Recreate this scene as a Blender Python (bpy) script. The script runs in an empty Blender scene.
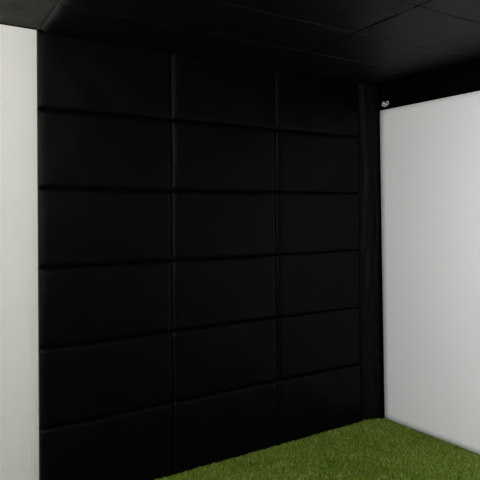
import bpy, math, random
import numpy as np
from mathutils import Vector, Matrix

random.seed(4); np.random.seed(4)
scene = bpy.context.scene
COL = scene.collection

# ------------------------------------------------------------------ camera
CAM = np.array([3.5462, -0.8482, 1.6908]); YAW, PITCH, ROLL = -0.9696, 0.0051, -0.0074
FPX, SX, SY = 590.0, 23.8, -30.4
f = np.array([math.sin(YAW)*math.cos(PITCH), math.cos(YAW)*math.cos(PITCH), math.sin(PITCH)])
r = np.array([math.cos(YAW), -math.sin(YAW), 0.0]); u = np.cross(r, f)
r2 = r*math.cos(ROLL)+u*math.sin(ROLL); u2 = -r*math.sin(ROLL)+u*math.cos(ROLL)
cd = bpy.data.cameras.new('camera'); cam = bpy.data.objects.new('camera', cd); COL.objects.link(cam)
cd.sensor_fit = 'HORIZONTAL'; cd.sensor_width = 36.0; cd.lens = FPX/480*36
cd.shift_x = -SX/480; cd.shift_y = SY/480; cd.clip_start = 0.05
M = Matrix([[r2[0], u2[0], -f[0], CAM[0]], [r2[1], u2[1], -f[1], CAM[1]], [r2[2], u2[2], -f[2], CAM[2]], [0, 0, 0, 1]])
cam.matrix_world = M
scene.camera = cam

# ------------------------------------------------------------------ dimensions (metres)
W, H, T = 0.8352, 0.46, 0.045          # wall panel width, height, thickness
CZ = 2.764                             # ceiling
YS = 2.708                             # plane of the projection screen
SX0, SX1, SZ = 0.077, 3.6, 2.530       # white field of the screen

# ------------------------------------------------------------------ materials
def mat(name, col, rough=0.9, sheen=0.0, var=0.0, vscale=8.0, bump=0.0, bscale=300.0, spec=0.3, metal=0.0, sheen_rough=0.5):
    m = bpy.data.materials.new(name); m.use_nodes = True
    nt = m.node_tree; b = nt.nodes['Principled BSDF']
    b.inputs['Base Color'].default_value = (*col, 1); b.inputs['Roughness'].default_value = rough
    b.inputs['Specular IOR Level'].default_value = spec; b.inputs['Metallic'].default_value = metal
    if sheen:
        b.inputs['Sheen Weight'].default_value = sheen; b.inputs['Sheen Roughness'].default_value = sheen_rough
    tc = nt.nodes.new('ShaderNodeTexCoord')
    if var:
        n = nt.nodes.new('ShaderNodeTexNoise'); n.inputs['Scale'].default_value = vscale; n.inputs['Detail'].default_value = 8
        n.inputs['Roughness'].default_value = 0.65
        nt.links.new(tc.outputs['Object'], n.inputs['Vector'])
        rp = nt.nodes.new('ShaderNodeValToRGB'); rp.color_ramp.elements[0].position = .3; rp.color_ramp.elements[1].position = .7
        rp.color_ramp.elements[0].color = (*[c*(1-var) for c in col], 1); rp.color_ramp.elements[1].color = (*[min(1, c*(1+var)) for c in col], 1)
        nt.links.new(n.outputs['Fac'], rp.inputs['Fac']); nt.links.new(rp.outputs['Color'], b.inputs['Base Color'])
    if bump:
        n2 = nt.nodes.new('ShaderNodeTexNoise'); n2.inputs['Scale'].default_value = bscale; n2.inputs['Detail'].default_value = 4
        nt.links.new(tc.outputs['Object'], n2.inputs['Vector'])
        bp = nt.nodes.new('ShaderNodeBump'); bp.inputs['Strength'].default_value = bump; bp.inputs['Distance'].default_value = 0.004
        nt.links.new(n2.outputs['Fac'], bp.inputs['Height']); nt.links.new(bp.outputs['Normal'], b.inputs['Normal'])
    return m

def weave(name, col, sheen=0.0, rough=.95, spec=.08):
    """black upholstery cloth: fine woven threads and a speckle of lint"""
    m = bpy.data.materials.new(name); m.use_nodes = True
    nt = m.node_tree; b = nt.nodes['Principled BSDF']; L = nt.links.new
    b.inputs['Roughness'].default_value = rough; b.inputs['Specular IOR Level'].default_value = spec
    b.inputs['Sheen Weight'].default_value = sheen; b.inputs['Sheen Roughness'].default_value = 0.6
    tc = nt.nodes.new('ShaderNodeTexCoord')
    n = nt.nodes.new('ShaderNodeTexNoise'); n.inputs['Scale'].default_value = 130; n.inputs['Detail'].default_value = 5; n.inputs['Roughness'].default_value = .7
    L(tc.outputs['Object'], n.inputs['Vector'])
    rp = nt.nodes.new('ShaderNodeValToRGB'); rp.color_ramp.elements[0].position = .38; rp.color_ramp.elements[1].position = .66
    rp.color_ramp.elements[0].color = (*[c*.2 for c in col], 1); rp.color_ramp.elements[1].color = (*[c*2.1 for c in col], 1)
    L(n.outputs['Fac'], rp.inputs['Fac']); L(rp.outputs['Color'], b.inputs['Base Color'])
    w = nt.nodes.new('ShaderNodeTexNoise'); w.inputs['Scale'].default_value = 600; w.inputs['Detail'].default_value = 2
    L(tc.outputs['Object'], w.inputs['Vector'])
    bp = nt.nodes.new('ShaderNodeBump'); bp.inputs['Strength'].default_value = .5; bp.inputs['Distance'].default_value = .002
    L(w.outputs['Fac'], bp.inputs['Height']); L(bp.outputs['Normal'], b.inputs['Normal'])
    return m

m_panel = weave('black_panel_cloth', (0.0017, 0.0021, 0.0018), 0, .34, .056)
m_over = weave('black_overhead_cloth', (0.003, 0.0033, 0.0033), 0, .48, .12)
m_flap = weave('black_curtain_cloth', (0.0042, 0.0049, 0.0042), .0, .5, .07)
m_border = weave('black_border_cloth', (0.0008, 0.0008, 0.0008), .0, .95, .04)
m_valance = weave('black_valance_cloth', (0.0005, 0.0005, 0.0005), 0, .95, .03)
m_wall = mat('white_wall_paint', (0.78, 0.775, 0.75), .85, var=.015, vscale=2.5, bump=.15, bscale=180)
m_ceil = mat('charcoal_ceiling_paint', (0.046, 0.045, 0.040), .95, var=.5, vscale=7, bump=.8, bscale=45)
m_screen = mat('white_screen_cloth', (0.86, 0.865, 0.86), .9, var=.01, vscale=3, bump=.1, bscale=500)
m_floor = mat('grey_concrete', (0.13, 0.13, 0.12), .8, var=.2, vscale=3)
m_dark = mat('black_wall_paint', (0.012, 0.012, 0.012), .95)
m_steel = mat('silver_thread', (0.8, 0.8, 0.78), .5)
m_lampw = mat('white_metal', (0.8, 0.8, 0.8), .5)

# turf: each blade carries its own shade of green
m_turf = bpy.data.materials.new('turf_green'); m_turf.use_nodes = True
nt = m_turf.node_tree; b = nt.nodes['Principled BSDF']; b.inputs['Roughness'].default_value = .42; b.inputs['Specular IOR Level'].default_value = .32
at = nt.nodes.new('ShaderNodeAttribute'); at.attribute_name = 'blade'
rp = nt.nodes.new('ShaderNodeValToRGB'); e = rp.color_ramp.elements
e[0].position = 0; e[0].color = (0.078, 0.138, 0.0005, 1); e[1].position = 1; e[1].color = (0.42, 0.44, 0.15, 1)
k = e.new(.45); k.color = (0.115, 0.210, 0.001, 1); k = e.new(.8); k.color = (0.165, 0.290, 0.004, 1)
nt.links.new(at.outputs['Fac'], rp.inputs['Fac']); nt.links.new(rp.outputs['Color'], b.inputs['Base Color'])

# ------------------------------------------------------------------ helpers
def link(name, verts, faces, m, parent=None, smooth=False, loc=(0, 0, 0)):
    me = bpy.data.meshes.new(name); me.from_pydata([tuple(v) for v in verts], [], faces); me.update()
    if smooth: me.polygons.foreach_set('use_smooth', [True]*len(me.polygons))
    me.materials.append(m)
    o = bpy.data.objects.new(name, me); o.location = loc; COL.objects.link(o)
    if parent: o.parent = parent
    return o
def box_geo(a, b, base=0):
    (x0, y0, z0), (x1, y1, z1) = a, b
    v = [(x0,y0,z0),(x1,y0,z0),(x1,y1,z0),(x0,y1,z0),(x0,y0,z1),(x1,y0,z1),(x1,y1,z1),(x0,y1,z1)]
    F = [(0,3,2,1),(4,5,6,7),(0,1,5,4),(1,2,6,5),(2,3,7,6),(3,0,4,7)]
    return v, [tuple(i+base for i in q) for q in F]
def box(name, a, b, m, parent=None):
    v, F = box_geo(a, b); return link(name, v, F, m, parent)
def boxes(name, L, m, parent=None):
    V, F = [], []
    for a, b in L:
        v, q = box_geo(a, b, len(V)); V += v; F += q
    return link(name, V, F, m, parent)
def struct(o): o['kind'] = 'structure'; return o
def tag(o, label, cat, group=None):
    o['label'] = label; o['category'] = cat
    if group: o['group'] = group
    return o
def empty(name, loc, label, cat, group=None):
    o = bpy.data.objects.new(name, None); o.location = loc; o.empty_display_size = .1; COL.objects.link(o)
    return tag(o, label, cat, group)

# ------------------------------------------------------------------ the room
XR, YF, YB = 4.7, -3.8, 3.0
struct(box('floor', (-.1, YF, -.12), (XR, YB, -.03), m_floor))
struct(box('wall_left', (-.1, YF, -.03), (0, YB, CZ), m_wall))
struct(box('wall_back', (0, YB-.1, -.03), (XR, YB, CZ), m_wall))
struct(box('wall_right', (XR-.1, YF, -.03), (XR, YB-.1, CZ), m_dark))
struct(box('ceiling', (-.1, YF, CZ), (XR, YB, CZ+.1), m_ceil))
struct(box('shadow_line_1', (0, YF+.1, CZ-.009), (.006, .0, CZ), m_dark))  # black strip standing in for the line of shade between wall and ceiling
# wall behind the camera with a window in it
wx0, wx1, wz0, wz1 = 1.7, 4.1, .95, 2.25
struct(boxes('wall_front', [((0, YF, -.03), (wx0, YF+.1, CZ)), ((wx1, YF, -.03), (XR-.1, YF+.1, CZ)),
       ((wx0, YF, -.03), (wx1, YF+.1, wz0)), ((wx0, YF, wz1), (wx1, YF+.1, CZ))], m_wall))
struct(boxes('window_1', [((wx0, YF+.02, wz0), (wx0+.05, YF+.08, wz1)), ((wx1-.05, YF+.02, wz0), (wx1, YF+.08, wz1)),
       ((wx0+.05, YF+.02, wz0), (wx1-.05, YF+.08, wz0+.05)), ((wx0+.05, YF+.02, wz1-.05), (wx1-.05, YF+.08, wz1)),
       ((2.875, YF+.02, wz0+.05), (2.925, YF+.08, wz1-.05))], m_lampw))

# ------------------------------------------------------------------ padded panels
def smin(a, R):                       # 0 at the edge, 1 past the rounding radius
    t = np.clip(a/R, 0, 1); return np.sqrt(np.clip(1-(1-t)**2, 0, 1))
def wander(seed, t, amp=.0026):
    g = np.random.RandomState(seed); p = g.rand(4)*6.28
    return amp*(.6*np.sin(t*3.1+p[0])+.5*np.sin(t*8.3+p[1])+.3*np.sin(t*19+p[2]))
def panel_geo(w, h, t, seed, R=.036, base=.5, seams=(0, 0, 0, 0), off=(0, 0), puff=.007, free=0):
    """soft upholstered panel, origin at its lower left back corner: u along w, v along h, n out.
    seams: seeds of the seam lines left, right, below, above, shared with the neighbours (0 = straight)"""
    rng = np.random.RandomState(seed)
    def axis(L, n):
        e = np.array([0, .0012, .003, .006, .010, .015, .021, .028, .036]); mid = np.linspace(.048, L-.048, n)
        return np.concatenate([e, mid, L-e[::-1]])
    U = axis(w, 30); V = axis(h, 17); nu, nv = len(U), len(V)
    uu, vv = np.meshgrid(U, V, indexing='ij')
    du = np.minimum(uu, w-uu); dv = np.minimum(vv, h-vv)
    k = smin(du*.75 if not free else np.minimum(uu*R/free, w-uu), R)*smin(dv, R*.9)
    if free: base = base*(1-np.exp(-uu/.04))+.1*np.exp(-uu/.04)
    ph = rng.rand(6)*6.28; fr = 3+rng.rand(6)*9
    wob = sum(np.sin(fr[i]*uu*2+ph[i])*np.sin(fr[5-i]*vv*2+ph[5-i]) for i in range(3))
    pucker = np.sin(uu*95+ph[2]+2*np.sin(uu*21+ph[4]))*np.exp(-dv/.02)+np.sin(vv*110+ph[3]+2*np.sin(vv*27+ph[5]))*np.exp(-du/.02)
    n = t*(base+(1-base)*k) + puff*np.sin(np.pi*uu/w)*np.sin(np.pi*vv/h) + (.0016*wob+.0007*pucker)*k - .006*np.exp(-(du+dv)/.02)
    fl = lambda d: np.clip(1-d/.09, 0, 1)
    W_ = lambda sd, t: wander(sd, t) if sd else 0
    a = uu+W_(seams[0], vv+off[1])*fl(uu)+W_(seams[1], vv+off[1])*fl(w-uu)
    c = vv+W_(seams[2], uu+off[0])*fl(vv)+W_(seams[3], uu+off[0])*fl(h-vv)
    P = np.stack([a, c, n], -1).reshape(-1, 3)
    F = []
    for i in range(nu-1):
        for j in range(nv-1):
            q = i*nv+j; F.append((q, q+nv, q+nv+1, q+1))
    ring = [i*nv for i in range(nu)] + [(nu-1)*nv+j for j in range(1, nv)] + [i*nv+nv-1 for i in range(nu-2, -1, -1)] + [j for j in range(nv-2, 0, -1)]
    V0 = P.tolist(); b0 = len(V0)
    for q in ring: V0.append([P[q][0], P[q][1], 0.0])
    m_ = len(ring)
    for i in range(m_):
        j = (i+1) % m_; F.append((ring[j], ring[i], b0+i, b0+j))
    F.append(tuple(b0+i for i in range(m_-1, -1, -1)))
    return np.array(V0), F

G = .0003
rown = ['topmost under the ceiling', 'second from the top', 'third from the top', 'third from the turf', 'second from the turf', 'standing on the turf']
coln = ['left column by the white wall', 'middle column', 'right column by the curtain']
for c in range(3):
    for k in range(6):
        z0 = (5-k)*H; h = H if k else H-.002
        if k == 5: z0 = -.0215; h = H+.0215
        P, F = panel_geo(W-2*G, h-2*G, T, 100+c*10+k, seams=(0 if c == 0 else 500+c, 0 if c == 2 else 501+c, 0 if k == 5 else 520+k+1, 0 if k == 0 else 520+k), off=(c*W, z0))
        Q = np.stack([P[:, 2]+.0005, P[:, 0], P[:, 1]], -1)
        o = link('acoustic_panel', Q, F, m_panel, smooth=True, loc=(0, c*W+G, z0+G))
        tag(o, 'black padded cloth panel, %s, %s' % (coln[c], rown[k]), 'acoustic panel', 'black padded panels on the wall')

# ceiling panels: the rows run along the wall, three panels long
CT = .032
ys = [0.008, .845, 1.60, 2.70]; sl = [-.075, -.075, -.075, -.002]; xs = [.050, .555, 1.03, 1.53, 2.03, 2.53]
crow = ['touching the wall panels', 'in the second row from the wall panels', 'in the third row from the wall panels', 'in the fourth row from the wall panels', 'in the fifth row from the wall panels']
ccol = ['nearest the charcoal ceiling', 'midway to the screen', 'at the screen end']
for j in range(3):
    for i in range(5):
        if (i, j) in ((3, 0), (4, 0), (4, 1)): continue
        y0, y1, x0, x1 = ys[j], ys[j+1], xs[i], xs[i+1]
        if i == 0 and j == 2: y1 = 2.655
        P, F = panel_geo(y1-y0-2*G, x1-x0-2*G, CT, 300+i*5+j, R=.010, base=.72, puff=.002, free=.055 if j == 0 else 0)
        # u -> y, v -> x, n -> down ; the rows hang a touch out of square
        X = P[:, 1]; t_ = P[:, 0]/(y1-y0); Y = P[:, 0]+((1-t_)*sl[j]+t_*sl[j+1])*(X+x0-.06)
        Q = np.stack([X, Y, -P[:, 2]-.0005], -1)
        o = link('overhead_acoustic_panel', Q, F, m_over, smooth=True, loc=(x0+G, y0+G, CZ))
        tag(o, 'black padded panel overhead %s, %s' % (crow[i], ccol[j]), 'ceiling panel', 'black padded panels on the ceiling')

# ------------------------------------------------------------------ side curtain in the corner
nu, nv = 26, 150
V, F = [], []
a = np.array([.004, 2.508]); bb = np.array([.062, 2.696]); d = bb-a; L = np.hypot(*d); nrm = np.array([d[1], -d[0]])/L
top = CZ-.006
def fold(s, z):
    y = .006*math.sin(s*9+z*2.3+1.2*math.sin(z*2.1))*math.exp(-((z-1.9)/.8)**2)
    y += .0045*math.sin(s*17-z*7.5+2)*math.exp(-((z-1.35)/.6)**2)
    y += .004*math.sin(s*9+z*11+.6*math.sin(z*9))*math.exp(-((z-.3)/.45)**2)
    y += .003*math.sin(s*6+z*5.1+4)
    y += .0025*math.sin(s*14+z*9+3*math.sin(z*1.3))
    return 1.4*y*math.sin(math.pi*min(max(s, .0), 1))**.5+.012*math.sin(math.pi*s)
for side in (0, 1):
    for i in range(nu+1):
        s = i/nu
        for j in range(nv+1):
            z = -.022+(top+.022)*j/nv
            p = a+d*s+nrm*(fold(s, z)-side*.003)
            V.append((p[0], p[1], z))
n1 = (nu+1)*(nv+1)
for i in range(nu):
    for j in range(nv):
        q = i*(nv+1)+j
        F.append((q, q+nv+1, q+nv+2, q+1)); F.append((n1+q+1, n1+q+nv+2, n1+q+nv+1, n1+q))
rim = [i*(nv+1) for i in range(nu+1)]+[nu*(nv+1)+j for j in range(1, nv+1)]+[i*(nv+1)+nv for i in range(nu-1, -1, -1)]+[j for j in range(nv-1, 0, -1)]
for i in range(len(rim)):
    p, q = rim[i], rim[(i+1) % len(rim)]; F.append((q, p, n1+p, n1+q))
o = link('side_curtain', V, F, m_flap, smooth=True)
tag(o, 'narrow creased black cloth curtain hanging in the corner between wall panels and white screen', 'curtain')

# ------------------------------------------------------------------ projection screen
scr = empty('projection_screen', (1.85, YS, 0), 'large white cloth projection screen with a black top border, standing on the turf', 'projection screen')
ox, oy = 1.85, YS
def sheet(name, x0, x1, z0, z1, y, th, m, wav=0.0, nx=60, nz=50, xl=None):
    V, F = [], []
    for s in (0, 1):
        for i in range(nx+1):
            for j in range(nz+1):
                tz = j/nz; z = z0+(z1-z0)*tz
                xa = x0 if xl is None else xl(z); x = xa+(x1-xa)*i/nx
                yy = y+s*th+wav*(math.sin(x*7+.5*math.sin(z*1.1))+.6*math.sin(x*13+1+z*.5))*math.sin(math.pi*i/nx)*(.25+.75*math.sin(math.pi*tz))
                V.append((x-ox, yy-oy, z))
    n1 = (nx+1)*(nz+1)
    for i in range(nx):
        for j in range(nz):
            q = i*(nz+1)+j
            F.append((q, q+nz+1, q+nz+2, q+1)); F.append((n1+q+1, n1+q+nz+2, n1+q+nz+1, n1+q))
    rim = [i*(nz+1) for i in range(nx+1)]+[nx*(nz+1)+j for j in range(1, nz+1)]+[i*(nz+1)+nz for i in range(nx-1, -1, -1)]+[j for j in range(nz-1, 0, -1)]
    for i in range(len(rim)):
        p, q = rim[i], rim[(i+1) % len(rim)]; F.append((q, p, n1+p, n1+q))
    return link(name, V, F, m, scr, smooth=True)
edge = lambda z: .070+.026*(1-z/SZ)**1.2
sheet('screen_sheet', SX0, SX1, -.006, SZ, YS, .004, m_screen, wav=.0012, xl=edge)
sheet('border', .052, SX1+.06, SZ-.004, 2.668, YS-.004, .003, m_border, nx=60, nz=6, wav=.0012)
sheet('valance', .052, SX1+.06, 2.65, CZ-.004, YS+.006, .004, m_valance, nx=30, nz=4)
sheet('side_border', .050, SX0+.024, -.006, SZ, YS+.005, .004, m_border, nx=4, nz=40)

# small silver emblem stitched to the border above the corner of the screen
def ring(cx, cz, rx, rz, w, a0, a1, n=18, tilt=0.0, base=0, th=.0022):
    V, F = [], []
    for i in range(n+1):
        t = a0+(a1-a0)*i/n
        for rr in (-w/2, w/2):
            px = (rx+rr*(.9))*math.cos(t); pz = (rz+rr)*math.sin(t)
            x = px*math.cos(tilt)-pz*math.sin(tilt); z = px*math.sin(tilt)+pz*math.cos(tilt)
            for yy in (0, -th): V.append((cx+x, yy, cz+z))
    for i in range(n):
        q = base+i*4
        for (p, s) in ((0, 1), (1, 3), (3, 2), (2, 0)): F.append((q+p, q+s, q+4+s, q+4+p))
    F.append((base, base+2, base+3, base+1)); e_ = base+4*n; F.append((e_, e_+1, e_+3, e_+2))
    return V, F
V, F = [], []
for args in ((-.020, -.002, .013, .0095, .006, .5, 6.1), (.004, -.009, .015, .009, .006, 0, 6.28), (.026, .006, .010, .012, .007, -2.2, 2.6),
             (-.015, .011, .008, .008, .007, -1, 5.0), (.004, .003, .012, .004, .004, 0, 3.1)):
    v, q = ring(*args, base=len(V)); V += v; F += q
o = link('emblem', V, F, m_steel, scr, loc=(.137-ox, -.0065, 2.570)); o['label'] = 'small silver looped emblem'

# ------------------------------------------------------------------ turf: backing mat and blades in one object
x0, x1, y0, y1 = T+.001, 4.59, -1.2, 2.80
def blades(n, xa, xb, ya, yb, seed):
    g = np.random.RandomState(seed)
    x = xa+(xb-xa)*g.rand(n); y = ya+(yb-ya)*g.rand(n)
    keep = ~((x < T+.0015) & (y > -.006) & (y < 3*W+.006)) & ~(y > YS-.009) & ~((y > 2.49) & (x < .1+0*(y)) & (x < .012+(y-2.512)*.36+.012))
    return x[keep], y[keep], g
X, Y = [], []
for (n, xa, xb, ya, yb, s) in ((230000, .0, 1.9, .3, 2.71, 1), (60000, 1.9, 3.6, -.4, 2.71, 2), (25000, 0, 1.9, -1.2, .3, 3), (15000, 3.6, 4.58, -1.2, 2.71, 4), (8000, 1.9, 3.6, -1.2, -.4, 5)):
    x, y, g = blades(n, xa, xb, ya, yb, s); X.append(x); Y.append(y)
X = np.concatenate(X); Y = np.concatenate(Y); n = len(X); g = np.random.RandomState(9)
ang = g.rand(n)*6.283; ln = .020+.012*g.rand(n)
patch = np.sin(X*7+np.sin(Y*5)*1.3)*np.sin(Y*8+np.cos(X*4))*.5+.3*np.sin(X*23+Y*17)*np.sin(Y*29-X*11)
la = 1.9+.9*patch+g.randn(n)*.9; lean = (.25+.75*g.rand(n))*ln
dx, dy = np.cos(la)*lean, np.sin(la)*lean; hz = np.sqrt(np.maximum(ln**2*1.15-lean**2*.75, .00008))
wd = .0011+.0010*g.rand(n); cx, cy = np.cos(ang)*wd, np.sin(ang)*wd
Z0 = -.024
v0 = np.stack([X-cx, Y-cy, np.full(n, Z0)], 1); v1 = np.stack([X+cx, Y+cy, np.full(n, Z0)], 1)
mx, my, mz = X+dx*.35, Y+dy*.35, Z0+hz*.62
v2 = np.stack([mx+cx*.9, my+cy*.9, mz], 1); v3 = np.stack([mx-cx*.9, my-cy*.9, mz], 1)
tx, ty, tz = X+dx, Y+dy, Z0+hz
# keep tips out of panels, screen
tx = np.where((ty < 3*W) & (ty > 0), np.maximum(tx, T+.001), tx); ty = np.minimum(ty, YS-.006)
v4 = np.stack([tx, ty, tz], 1)
verts = np.stack([v0, v1, v2, v3, v4], 1).reshape(-1, 3)
bx, bf = box_geo((x0, y0, -.0295), (x1, YS-.004, -.023))
nb = len(verts); verts = np.concatenate([verts, np.array(bx)])
i5 = np.arange(n)*5
quads = np.stack([i5, i5+1, i5+2, i5+3], 1); tris = np.stack([i5+3, i5+2, i5+4], 1)
bq = np.array(bf)+nb
loops = np.concatenate([quads.ravel(), bq.ravel(), tris.ravel()]).astype(np.int32)
nq = len(quads)+len(bq); starts = np.concatenate([np.arange(nq)*4, nq*4+np.arange(len(tris))*3]).astype(np.int32)
me = bpy.data.meshes.new('artificial_turf')
me.vertices.add(len(verts)); me.vertices.foreach_set('co', verts.astype(np.float32).ravel())
me.loops.add(len(loops)); me.loops.foreach_set('vertex_index', loops)
me.polygons.add(len(starts)); me.polygons.foreach_set('loop_start', starts)
me.update(calc_edges=True); me.validate()
att = me.attributes.new('blade', 'FLOAT', 'POINT')
val = np.clip(g.rand(n)*.75+.12*patch+.1, 0, 1); val[g.rand(n) < .14] = 1.0
att.data.foreach_set('value', np.concatenate([np.repeat(val, 5), np.zeros(8)]).astype(np.float32))
me.materials.append(m_turf)
o = bpy.data.objects.new('artificial_turf', me); COL.objects.link(o)
tag(o, 'short bright green artificial grass covering the floor', 'artificial grass'); o['kind'] = 'stuff'

# ------------------------------------------------------------------ light: ceiling lamps and the window behind the camera
def lathe(prof, n=40):
    V, F = [], []
    for (rr, z) in prof:
        for i in range(n): V.append((rr*math.cos(i*2*math.pi/n), rr*math.sin(i*2*math.pi/n), z))
    for k in range(len(prof)-1):
        for i in range(n):
            j = (i+1) % n; F.append((k*n+i, k*n+j, (k+1)*n+j, (k+1)*n+i))
    F.append(tuple(range(n))[::-1]); F.append(tuple((len(prof)-1)*n+i for i in range(n)))
    return V, F
def lamp(x, y, power, label, drop=.10):
    t = empty('ceiling_lamp', (x, y, CZ), label, 'lamp', 'round ceiling lamps')
    link('lamp_base', *lathe([(.17, -.001), (.17, -.02), (.15, -.03)]), m_lampw, t, smooth=False)
    L = bpy.data.lights.new('bulb', 'POINT'); L.shadow_soft_size = .12; L.energy = power; L.color = (1, .975, .935)
    l = bpy.data.objects.new('bulb', L); l.location = (0, 0, -.17); COL.objects.link(l); l.parent = t
lamp(1.0, -2.4, 130, 'round white ceiling lamp near the white wall and the window')
lamp(3.0, -.9, 122, 'round white ceiling lamp in the middle of the room')
# unseen fill light, added to brighten the screen towards its right side
t = empty('screen_fill_light', (2.75, .25, CZ-.034), 'added unseen black fill light under the ceiling, aimed at the screen', 'screen_fill_light')
link('fill_mount', *lathe([(.045, -.001), (.045, -.03), (.012, -.035), (.012, -.13)], 24), m_dark, t)
head = link('fill_head', *lathe([(.02, .1), (.05, .09), (.06, .0), (.062, -.06), (.055, -.06), (.05, -.03)], 28), m_dark, t, loc=(0, 0, -.20))
aim = Vector((2.8, 2.7, 1.5))-Vector((2.75, .25, CZ-.234)); head.rotation_euler = aim.to_track_quat('-Z', 'Y').to_euler()
L = bpy.data.lights.new('fill_beam', 'SPOT'); L.energy = 155; L.spot_size = math.radians(112); L.spot_blend = 1; L.shadow_soft_size = .05; L.color = (.93, .97, 1)
l = bpy.data.objects.new('fill_beam', L); l.location = (0, 0, -.065); COL.objects.link(l); l.parent = head
L = bpy.data.lights.new('window_daylight', 'AREA'); L.shape = 'RECTANGLE'; L.size = wx1-wx0-.1; L.size_y = wz1-wz0-.1; L.energy = 55; L.color = (.95, .98, 1)
l = bpy.data.objects.new('window_daylight', L); l.location = ((wx0+wx1)/2, YF+.12, (wz0+wz1)/2); l.rotation_euler = (math.radians(90), 0, 0); COL.objects.link(l)

w = bpy.data.worlds.new('world'); scene.world = w; w.use_nodes = True
w.node_tree.nodes['Background'].inputs['Color'].default_value = (.6, .7, .85, 1); w.node_tree.nodes['Background'].inputs['Strength'].default_value = .8

vs = scene.view_settings
vs.view_transform = 'Standard'; vs.look = 'None'; vs.gamma = 1; vs.use_curve_mapping = False; vs.exposure = 0.0
